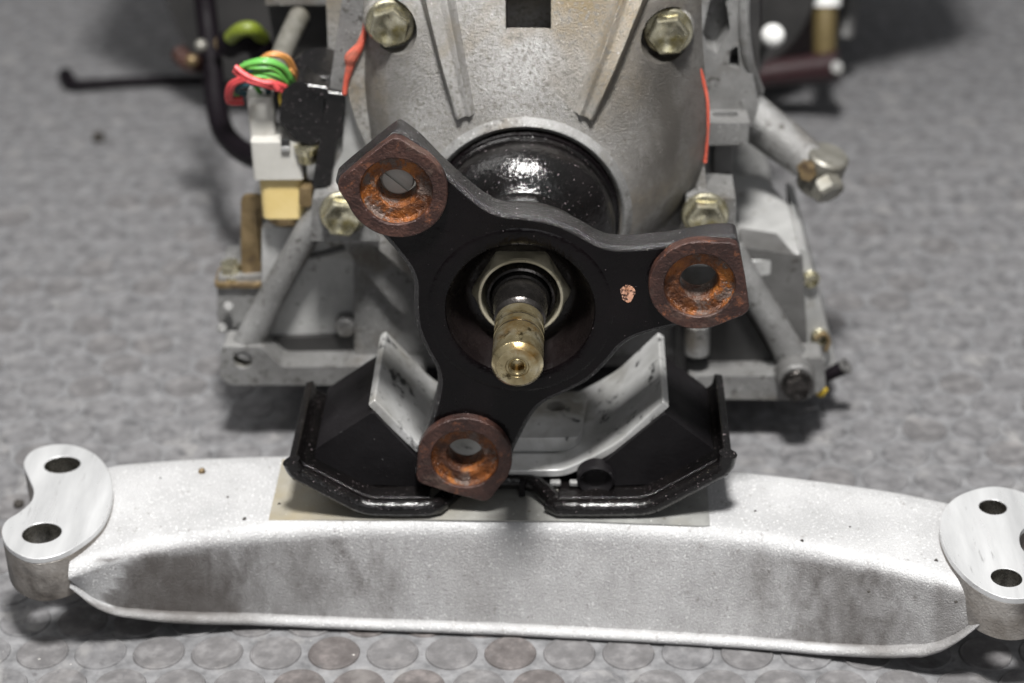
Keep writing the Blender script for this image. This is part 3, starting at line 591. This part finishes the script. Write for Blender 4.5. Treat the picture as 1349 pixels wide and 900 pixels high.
# fins on the upper right of the case
bm = NB(); pp = [P(*q, y=140) for q in [(915,-60),(984,-60),(990,90),(1000,140),(990,170),(915,170)]]; prism(bm, [rnd([(p.x, p.z) for p in pp], 3)], XZ(140), 120); cs = link('case_shoulder', bm, M['case'], gb)
for q in ([(925,45),(932,60),(955,12),(990,-30),(975,-45),(935,0)], [(928,62),(945,72),(962,40),(958,8),(945,20)], [(960,88),(975,92),(972,60),(962,66)]):
    pq = [P(*k, y=140) for k in q]; bm = NB(); prism(bm, [rnd([(p.x, p.z) for p in pq], 1)], XZ(130), 24); cut(cs, bm)
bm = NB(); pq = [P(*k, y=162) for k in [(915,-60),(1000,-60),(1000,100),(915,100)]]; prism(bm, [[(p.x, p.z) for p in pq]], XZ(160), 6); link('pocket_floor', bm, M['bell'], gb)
bm = NB(); tube(bm, [P(984,-40,y=138), P(980,20,y=138), P(986,80,y=140), P(1000,120,y=150)], 2.2, 10); link('edge_rib', bm, M['case'], gb)
# banjo pipe, right
a, b = P(985, 150, y=175), P(1068, 214, y=160)
bm = NB(); tube(bm, [a, (a+b)/2, b], [9.5, 9, 8.2], 24, 4); link('breather_pipe', bm, M['case'], gb)
d = (b-a).normalized()
bm = NB(); lathe(bm, [(0, 0), (-9, 0), (-9, 7.5), (-8, 8.6), (8, 8.6), (9, 7.5), (9, 0)], tuple(b+d*6), (.25, -.2, .95), 28); link('banjo_fitting', bm, M['tube'], gb)
bm = NB(); lathe(bm, [(0, 0), (0, 7), (5, 7), (6.5, 5.8), (6.5, 0)], tuple(b+d*6+V(0,-6,-2)), (.35,-.6,-.5), 8); link('pipe_plug', bm, M['tube'], gb)
p = P(1062, 222, y=150); bm = NB(); lathe(bm, [(0, 0), (0, 4), (5, 4), (6, 3.3), (6, 0)], tuple(p), (0,-1,0.1), 6); link('pipe_clip', bm, M['brass'], gb)
# dark top left background of the case
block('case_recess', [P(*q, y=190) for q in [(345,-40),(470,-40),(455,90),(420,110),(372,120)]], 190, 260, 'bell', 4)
pp = [P(*q, y=150) for q in [(432,-40),(500,-40),(500,160),(468,140),(450,100),(436,60)]]; bm = NB(); prism(bm, [rnd([(p.x, p.z) for p in pp], 3)], XZ(140), 60); link('case_shoulder', bm, M['cast'], gb, bevel=2)
block('recess_rim', [P(*q, y=182) for q in [(352,0),(440,0),(440,-30),(352,-30)]], 176, 196, 'case', 2)
# ------------------------------------------------------------------ output shaft and lock nut (on the gearbox)
def hexr(a, R): k = (a+math.pi/6) % (math.pi/3)-math.pi/6; return R*math.cos(math.pi/6)/math.cos(k)
bm = NB()
lathe(bm, [(30, 9.6), (8, 9.6), (7.4, 9.3), (2, 9.2), (1, 8.8), (-5.6, 8.7), (-6.2, 8.2), (-6.8, 7.4), (-8.4, 7.4), (-9.0, 8.3)], (0, 0, AZ), (0,1,0), 64)
link('shaft_shoulder', bm, M['darksteel'], gb, sharp=25); bm = NB()
lathe(bm, [(-9.0, 7), (-9.0, 8.3), (-14.0, 8.3), (-14.2, 7.3), (-15.6, 7.3), (-15.8, 8.3), (-19.4, 8.35), (-19.6, 7.7), (-20.6, 7.7), (-20.8, 8.35), (-35.0, 8.4), (-35.2, 8.3), (-36.7, 6.9), (-36.9, 6.6), (-36.9, 3.9), (-36.4, 3.6), (-36.4, 3.0), (-36.9, 2.7), (-36.5, 2.3), (-33.8, 2.1), (-33.8, 0)], (0, 0, AZ), (0,1,0), 64)
link('output_shaft', bm, M['shaft'], gb, sharp=25)
for y_, r_ in ((-14.9, 7.75), (-20.1, 8.05)):
    bm = NB(); lathe(bm, [(y_-.8, 7.2), (y_-.7, r_), (y_+.7, r_), (y_+.8, 7.2)], (0, 0, AZ), (0,1,0), 48); link('groove_shade_ring', bm, M['darksteel'], gb)  # dark rings added so the grooves read as shaded
bm = NB(); lathe(bm, [(31, 9.9)]+[(30-.9*k, 9.9 if k % 2 else 9.3) for k in range(26)]+[(6.5, 8.9)], (0, 0, AZ), (0,1,0), 48); link('shaft_thread', bm, M['darksteel'], gb, sharp=60)
nut = root('lock_nut', 'hexagonal brass toned lock nut clamping the black coupling on the output shaft', 'nut', (0, 18, AZ))
bm = NB(); rr = []
RH = 17.2
for y, s, md in ((30, 1, 0), (13.6, 1, 0), (12.6, .99, 0), (10.3, .87, 1), (9.7, .84, 1), (9.7, .79, 1), (11.0, .77, 1), (12.5, .76, 1), (14.0, .745, 1), (17.6, .66, 1), (24, .65, 1)):
    rr.append([bm.verts.new(V((hexr(2*math.pi*i/72+math.pi/6+.02, RH) if md == 0 else RH)*s*math.cos(2*math.pi*i/72), y, AZ+(hexr(2*math.pi*i/72+math.pi/6+.02, RH) if md == 0 else RH)*s*math.sin(2*math.pi*i/72))) for i in range(72)])
for a, b in zip(rr, rr[1:]):
    for i in range(72): bm.faces.new((a[i], a[(i+1) % 72], b[(i+1) % 72], b[i]))
link('hex_body', bm, M['nut'], nut, sharp=28)
bm = NB(); lathe(bm, [(16, 12.4), (10.2, 12.2), (9.0, 11.6), (8.6, 10.9), (9.4, 10.3), (12, 9.9), (18, 9.8)], (0, 0, AZ), (0,1,0), 64); link('staked_collar', bm, M['darksteel'], nut)
# ------------------------------------------------------------------ three-armed coupling
cp = root('coupling_flange', 'black oily three armed coupling flange with rusty bolt eyes', 'coupling flange', (0, 5, AZ))
HR = 61.0; ARMS = [130.2, 10.6, -109.6]
half = [(1, 76.2), (5, 76.5), (9.0, 77.0), (10.4, 76.9), (11.3, 75.3), (13.0, 69.8), (14.6, 62.5), (16.4, 56), (19.2, 49.5), (22.6, 44), (27.2, 39.6), (34, 36.9), (45, 36.0), (60, 36.0)]
armpts = []
for A in ARMS:
    for a, r in reversed(half[:-1]): armpts.append((A+a, r))
    for a, r in half: armpts.append((A-a, r))
# order: going clockwise from each arm
pts = []
for A in ARMS:
    seq = [(A+a, r) for a, r in reversed(half[:-1])]+[(A-a, r) for a, r in half[:-1]]+[(A-60, 36.0)]
    pts += [(r*math.cos(math.radians(t)), AZ+r*math.sin(math.radians(t))) for t, r in seq]
pl = tup(smoothloop(pts, 3))
bm = NB(); prism(bm, [pl, circ(0, AZ, 25.5, 72)] + [circ(HR*math.cos(math.radians(A)), AZ+HR*math.sin(math.radians(A)), 6.8, 36) for A in ARMS], XZ(0), 10.5)
ap = link('arm_plate', bm, [M['black'], M['edge']], cp, bevel=2.1, seg=4)
for md in ap.modifiers: md.material = 1; md.use_clamp_overlap = False; md.width = .0017; md.segments = 4
for f in ap.data.polygons:
    if abs(f.normal.y) < .5 and math.hypot(f.center.x, f.center.z) > .028: f.material_index = 1

bm = NB(); lathe(bm, [(7, 24.6), (2, 24.9), (.2, 25.4), (-.3, 26.4), (-.38, 27.8), (-.4, 30), (-.2, 31.2), (.6, 32.2)], (0, 0, AZ), (0,1,0), 96); link('hub_ring', bm, M['black'], cp)  # added ring that catches a highlight and covers the bright hole edge
bm = NB(); lathe(bm, [(1.0, 25.2), (2.5, 24.4), (6, 23.2), (10, 21.6), (13.6, 19.8), (14.8, 18.6), (15.2, 17), (15.2, 9.8)], (0, 0, AZ), (0,1,0), 96); link('dished_hub', bm, M['hub'], cp)
bm = NB(); lathe(bm, [(9, 27), (14, 30), (22, 30.5), (30, 27), (44, 21.5), (44, 10)], (0, 0, AZ), (0,1,0), 96); link('hub_back', bm, M['gloss'], cp)
pads = []
for k, A in enumerate(ARMS):
    ca, sa = math.cos(math.radians(A)), math.sin(math.radians(A)); fx = lambda u, v: (u*ca-v*sa, AZ+u*sa+v*ca)
    lp = []
    # D-shaped pad in arm frame (u outward, v across)
    for t in range(62, 299, 8): lp.append((HR+17.2*math.cos(math.radians(t)), 17.2*math.sin(math.radians(t))))
    lp = [(HR+17.0*math.cos(math.radians(t)), 16.6*math.sin(math.radians(t))) for t in range(66, 295, 7)] + [(73.4, -14.0), (75.3, -12.8), (76.0, -11), (76.3, 0), (76.0, 11), (75.3, 12.8), (73.4, 14.0)]
    lp = [fx(*q) for q in lp]
    cx, cz = fx(HR, 0)
    bm = NB(); prism(bm, [lp, circ(cx, cz, 11.8, 48)], XZ(-3.4), 4.4)
    prism(bm, [circ(cx, cz, 13.2, 40), circ(cx, cz, 6.6, 36)], XZ(-.2), 9.8)
    e = link('bolt_eye', bm, M['padrust'], cp, bevel=.8)
    bm = NB(); lathe(bm, [(-2.9, 11.95), (-1.2, 11.5), (-.7, 10.9), (-.5, 9.2), (-.9, 7.6), (-.7, 6.9), (.2, 6.4), (4, 6.3), (9.0, 6.3), (9.2, 9)], (cx, 0, cz), (0,1,0), 56); link('rusted_seat', bm, M['rust'], e)
cx, cz = HR*math.cos(math.radians(130.2)), AZ+HR*math.sin(math.radians(130.2))
bm = NB(); lathe(bm, [(16, 0), (16, 5.6), (6.6, 5.6), (6.0, 5.0), (6.0, 0)], (cx-.2, 0, cz), (0,1,0), 32); ss = link('added_slot_disc', bm, M['plasticgrey'], cp)  # disc added in the eye hole, pale so it reads as lit metal
bm = NB(); box(bm, (cx-.2, 5.3, cz), (30, 3.6, 2.4), Euler((0, math.radians(42), 0))); cut(ss, bm)
# copper coloured paint mark
p = P(827, 387, y=-.1); bm = NB(); lp = [(p.x+(2.35+.18*math.sin(5*t+.5)+random.uniform(-.14,.14))*math.cos(t)+.25*math.sin(2*t), p.z+(3.3+.15*math.sin(4*t)+random.uniform(-.12,.12))*math.sin(t)) for t in [2*math.pi*i/40 for i in range(40)]]
prism(bm, [lp], XZ(-.22), .3); link('paint_mark', bm, M['copper'], cp, bevel=.05)
# ------------------------------------------------------------------ left hand electrics
sol = root('solenoid', 'cream yellow solenoid body under a light grey plug beside the gearbox', 'solenoid', tuple(P(375, 292, y=120)))
c = P(377, 262, y=118)
bm = NB(); prism(bm, [rnd([(c.x-9, 110), (c.x+8.5, 110), (c.x+8.5, 126), (c.x-9, 126)], 4)], XY(P(377, 286, y=112).z), P(377, 232, y=112).z-P(377, 286, y=112).z); link('coil_body', bm, M['plasticcream'], sol, bevel=.8)
zc = P(377, 286, y=112).z
bm = NB(); lathe(bm, [(0, 0), (0, 7.6), (3, 8.2), (3.4, 8.2), (3.4, 0)], (c.x, 118, zc-3.4), (0,0,1), 32); link('collar', bm, M['brass'], sol)
plug = root('wire_plug', 'light grey plastic plug with coloured wires above the cream solenoid', 'plug', tuple(P(377, 232, y=112)))
z1 = P(377, 232, y=112).z+.2; z2 = P(377, 182, y=112).z
bm = NB(); prism(bm, [rnd([(c.x-10.5, 108), (c.x+9, 108), (c.x+9, 127), (c.x-10.5, 127)], 2)], XY(z1), z2-z1); link('plug_shell', bm, M['plasticgrey'], plug, bevel=1.4)
bm = NB(); prism(bm, [rnd([(c.x-11.5, 114), (c.x-1, 114), (c.x-3, 129), (c.x-11.5, 129)], 2)], XY(z2-6), 22); link('plug_neck', bm, M['plasticgrey'], plug, bevel=1.2)
q = P(376, 188, y=107.5); bm = NB(); box(bm, (q.x, 107.6, q.z), (3.4, 1.4, 3)); link('latch_slot', bm, M['hole'], plug, bevel=.2)
q = P(376, 196, y=107); bm = NB(); box(bm, (q.x, 107.2, q.z), (3.4, 1.4, 2)); link('latch_tooth', bm, M['palecase'], plug, bevel=.3)
def wire(pts, r, m, y=118, parent=plug):
    r = r*.8 if r > 1 else r
    bm = NB(); tube(bm, [P(q[0], q[1], y=(q[2] if len(q) > 2 else y)) for q in pts], r, 10, 6); return link('wire', bm, M[m], parent)
wire([(352,135,122),(335,112,116),(320,98,112),(338,84,112),(365,86,114),(382,106,118),(380,128,120)], 1.25, 'wgreen')
wire([(318,88,110),(345,82,108),(370,88,110),(382,105,114)], 1.3, 'wgreen')
wire([(306,116,118),(315,104,112),(345,96,109),(368,102,110),(378,116,116)], 1.1, 'wgreen')
wire([(310,88,108),(325,100,106),(345,108,105),(362,110,106),(378,116,110)], 1.45, 'wred')
wire([(318,130,116),(304,130,112),(308,112,108),(325,104,106)], 1.3, 'wred')
wire([(366,118,106),(360,110,106),(352,108,108)], 1.6, 'wred')
wire([(342,80,118),(358,73,116),(375,77,118),(385,92,120)], 1.2, 'worange')
wire([(330,92,118),(350,88,115),(372,96,116),(380,112,118)], 1.6, 'wteal')
wire([(322,124,118),(312,118,114),(330,110,112),(352,116,116),(352,135,122)], 1.5, 'wteal')
wire([(376,118,112),(370,125,110),(370,135,110),(374,142,114)], 1.1, 'wyellow')
for k, (pts, r_, m_) in enumerate([([(316,90,112),(336,90,108),(362,92,109),(380,112,113)], .8, 'wgreen'), ([(322,84,113),(350,78,111),(376,90,113),(387,112,117)], .8, 'wgreen'), ([(308,94,109),(324,106,106),(348,113,105),(378,122,109)], .8, 'wred'),
        ([(320,136,118),(300,134,113),(302,112,109),(320,102,106)], .8, 'wred'), ([(334,86,119),(356,70,117),(380,76,118),(391,98,121)], .7, 'worange'), ([(324,98,117),(346,94,113),(370,103,114),(384,120,118)], .8, 'wteal'), ([(330,104,116),(350,98,112),(368,108,112)], .6, 'plasticgrey'),
        ([(312,126,119),(304,116,112),(322,104,108),(348,102,108),(370,112,110)], .7, 'wgreen'), ([(382,92,116),(390,104,118),(388,126,120)], .8, 'worange')]): wire(pts, r_, m_)
# black switch with glossy plate
sw = root('black_switch', 'greasy black switch box with a glossy edge plate left of the housing', 'switch', tuple(P(410, 190, y=112)))
ppp = [P(*q, y=108) for q in [(372,118),(392,104),(428,116),(426,175),(414,192),(392,185),(368,160)]]
bm = NB(); prism(bm, [rnd([(p.x, p.z) for p in ppp], 2)], XZ(107), 20); link('switch_body', bm, M['gloss'], sw, bevel=1.5)
ppp = [P(*q, y=104) for q in [(405,112),(456,124),(452,180),(444,182),(436,246),(411,246),(420,190),(430,130)]]
bm = NB(); prism(bm, [rnd([(p.x, p.z) for p in ppp], 1)], XZ(103.5), 7); link('edge_plate', bm, M['gloss'], sw, bevel=.8)
for (xa, ya, xb, yb, dy) in ((404,112,432,117,0), (431,121,455,126,-1.2)):
    a, b = P(xa, ya, y=104+dy), P(xb, yb, y=104+dy); bm = NB(); box(bm, tuple((a+b)/2), ((b-a).length, 1.5, 1.2), Euler((math.radians(47), math.radians(9), 0))); link('glint_strip', bm, M['gloss'], sw, bevel=.5)  # added tilted strips that catch the lamp as a highlight
q = P(420, 95, y=122); bm = NB(); lathe(bm, [(0, 0), (0, 10.2), (1.5, 11.3), (7, 11.3), (9, 9), (9, 0)], (q.x, 128, q.z-6), (.1,-.25,1), 36); link('round_cap', bm, M['gloss'], sw)
q = P(404, 206, y=106); bm = NB(); lathe(bm, [(0, 0), (0, 4.2), (4, 4.2), (4.5, 5), (7, 5), (7, 0)], (q.x, 110, q.z-3), (0,-.2,1), 16); link('brass_screw', bm, M['zinc'], sw)
bar('dark_spacer', P(403, 245, y=108), P(403, 270, y=108), 5, 106, 114, 'brass')
# silver pipe running back
pipe = root('silver_pipe', 'slim dull silver pipe running back above the coloured wires', 'pipe', tuple(P(368, 95, y=150)))
bm = NB(); tube(bm, [P(358,108,y=128), P(376,60,y=150), P(394,22,y=175)], [4.2, 4.2, 4.4], 20, 6); link('pipe_wall', bm, M['tube'], pipe)
# tan clip bracket with plated bolt
br = root('tan_bracket', 'tan plated bracket strip bolted beside the cream solenoid', 'bracket', tuple(P(305, 368, y=128)))
pb = P(306, 362, y=128)
bm = NB(); prism(bm, [rnd([(pb.x-6.5, 120), (pb.x+13, 120), (pb.x+13, 136), (pb.x-6.5, 136)], 3)], XY(pb.z-2), 2); link('foot_plate', bm, M['brass'], br, bevel=.5)
bm = NB(); lathe(bm, [(0, 0), (0, 6), (1.2, 6), (1.2, 4.6), (5.5, 4.6), (6.2, 4), (6.2, 0)], (pb.x, 127, pb.z), (0,0,1), 6); link('plated_bolt', bm, M['zinc'], br, sharp=20)
a, b = P(330, 350, y=124), P(331, 258, y=124)
bm = NB(); prism(bm, [rnd([(a.x-4.2, a.z-4), (a.x+4.2, a.z-4), (b.x+4.2, b.z), (b.x-4.2, b.z)], 3)], XZ(124), 2.4); link('upright_strip', bm, M['brass'], br, bevel=.6)
bm = NB(); box(bm, (a.x+4.6, 129, (a.z+b.z)/2-2), (1.4, 10, b.z-a.z-6)); link('folded_edge', bm, M['tube'], br, bevel=.4)
hp = root('hose_end', 'short dark hose end poking out past the lower right corner bolt', 'hose', tuple(P(1090, 495, y=130)))
bm = NB(); tube(bm, [P(1066,520,y=124), P(1078,506,y=124), P(1092,494,y=124), P(1112,484,y=124)], [1.6, 2.0, 2.6, 3.2], 14, 5); link('hose_skin', bm, M['cable'], hp)
bm = NB(); a, b = P(1112,484,y=123.5), P(1114.5,482.6,y=123.3); d_ = (b-a).normalized(); lathe(bm, [(0, 3.4), (1.6, 3.4), (1.6, 2.0), (.4, 1.9), (.4, 0)], tuple(a), tuple(d_), 20); link('hose_lip', bm, M['dirtycase'], hp)
bm = NB(); tube(bm, [P(1076,516,y=122), P(1082,520,y=121), P(1088,512,y=121)], 1.1, 8, 4); link('yellow_tag', bm, M['wyellow'], hp)
bm = NB(); tube(bm, [P(1074,446,y=122), P(1086,440,y=122), P(1092,450,y=122), P(1088,462,y=122)], .9, 8, 4); link('yellow_tag', bm, M['brass'], hp)
for px, py in ((300, 404), (292, 432)):
    q = P(px, py, y=118); bm = NB(); lathe(bm, [(0, 0), (0, 2.1), (2.5, 2.1), (3, 1.5), (3, 0)], tuple(q), (.3,-1,.5), 8); link('small_screw', bm, M['case'], gb)
# ------------------------------------------------------------------ background cables
cab = root('black_cable', 'thick black sleeved cable curving down to the floor left of the gearbox', 'cable', tuple(P(300, 170, z=3)))
bm = NB(); tube(bm, [P(262,-60,y=330), P(272,20,y=320), P(280,90,y=300), P(287,150,y=280), P(300,182,y=262), P(330,205,y=235), P(362,205,y=215)], 5.2, 16, 6); link('sleeve', bm, M['cable'], cab)
lead = root('fallen_lead', 'thin black lead lying straight on the floor behind, hooked at its left end', 'lead', tuple(P(160, 108, z=3)))
bm = NB(); tube(bm, [P(86,99,z=4), P(94,110,z=4), P(110,112,z=4), P(180,107,z=4), P(255,105,z=4), P(330,104,z=4)], [4.5,4.2,3.2,2.8,2.6,2.6], 12, 6); link('lead_skin', bm, M['cable'], lead)
lev = root('shift_linkage', 'dark maroon shift lever with olive rod and white knob at upper right', 'shift linkage', tuple(P(1080, 100, z=5)))
bm = NB(); tube(bm, [P(985,100,y=430), P(1050,92,y=425), P(1105,86,y=420)], [7, 7.5, 8.5], 16, 4); link('lever_arm', bm, M['maroon'], lev)
bm = NB(); tube(bm, [P(1087,86,y=425), P(1086,40,y=430), P(1088,8,y=435)], 6.3, 16, 4); link('olive_rod', bm, M['olive'], lev)
bm = NB(); tube(bm, [P(1088,8,y=435), P(1089,-30,y=440)], 8, 16, 2); link('white_cap', bm, M['white'], lev)
q = P(1102, 88, y=412); bm = NB(); lathe(bm, [(0, 0), (0, 3.2), (3, 3), (3.4, 0)], tuple(q), (0,-1,.2), 16); link('rivet', bm, M['palecase'], lev)
bm = NB(); tube(bm, [P(1112,50,y=470), P(1120,0,y=480), P(1124,-40,y=485)], 5, 12, 3); link('thin_post', bm, M['dirtycase'], lev)
kn = root('white_knob', 'small bright white round knob out of focus beside the black strap', 'knob', tuple(P(1018, 60, y=330)))
bm = NB(); bmesh.ops.create_uvsphere(bm, u_segments=32, v_segments=20, radius=5.6, matrix=Matrix.Translation(P(1018, 47, y=300))); link('ball', bm, M['white'], kn)
bm = NB(); tube(bm, [P(1016,50,y=303), P(1004,72,y=320), P(990,100,y=340)], 3, 12, 3); link('stem', bm, M['dirtycase'], kn)
strap = root('black_strap', 'wide black strap hanging at the upper right of the gearbox', 'strap', tuple(P(985, 52, y=260)))
pp = [P(*q, y=262) for q in [(966,-40),(1003,-40),(1002,50),(970,52)]]; bm = NB(); prism(bm, [rnd([(p.x, p.z) for p in pp], 2)], XZ(262), 6); link('webbing', bm, M['cable'], strap, bevel=1.5)
# dark machinery beyond, upper right and upper left
bk = root('rear_bracket', 'dark out of focus machine bracket standing behind the white knob', 'bracket', tuple(P(1040, 80, y=470)))
pp = [P(*q, y=470) for q in [(1010,-60),(1075,-60),(1072,90),(1010,100)]]; bm = NB(); prism(bm, [rnd([(p.x, p.z) for p in pp], 4)], XZ(470), 60); link('plate', bm, M['maroon'], bk, bevel=3)
lt = root('taped_loom', 'lime taped wiring loom loop, blurred behind the coloured wires', 'wiring loom', tuple(P(330, 60, y=230)))
bm = NB(); tube(bm, [P(304,50,y=225), P(316,40,y=220), P(332,38,y=220), P(346,50,y=228)], 3.2, 12, 5); link('lime_tape', bm, M['wlime'], lt)
bm = NB(); tube(bm, [P(300,60,y=232), P(318,52,y=228), P(340,58,y=230), P(352,90,y=232)], 6, 12, 5); link('loom_sleeve', bm, M['cable'], lt)
cl = root('blurred_clamp', 'rusty brown hose clamp crossing the black cable, out of focus', 'clamp', tuple(P(260, 70, y=300)))
bm = NB(); tube(bm, [P(236,70,y=312), P(248,82,y=306), P(262,84,y=302)], 4.6, 12, 4); link('clamp_band', bm, M['padrust'], cl)
for px, py, m_ in ((253, 80, 'brass'), (265, 60, 'tube'), (290, 58, 'brass')):
    bm = NB(); q = P(px, py, y=292); bmesh.ops.create_uvsphere(bm, u_segments=16, v_segments=10, radius=3, matrix=Matrix.Translation(q)); link('clamp_screw', bm, M[m_], cl)
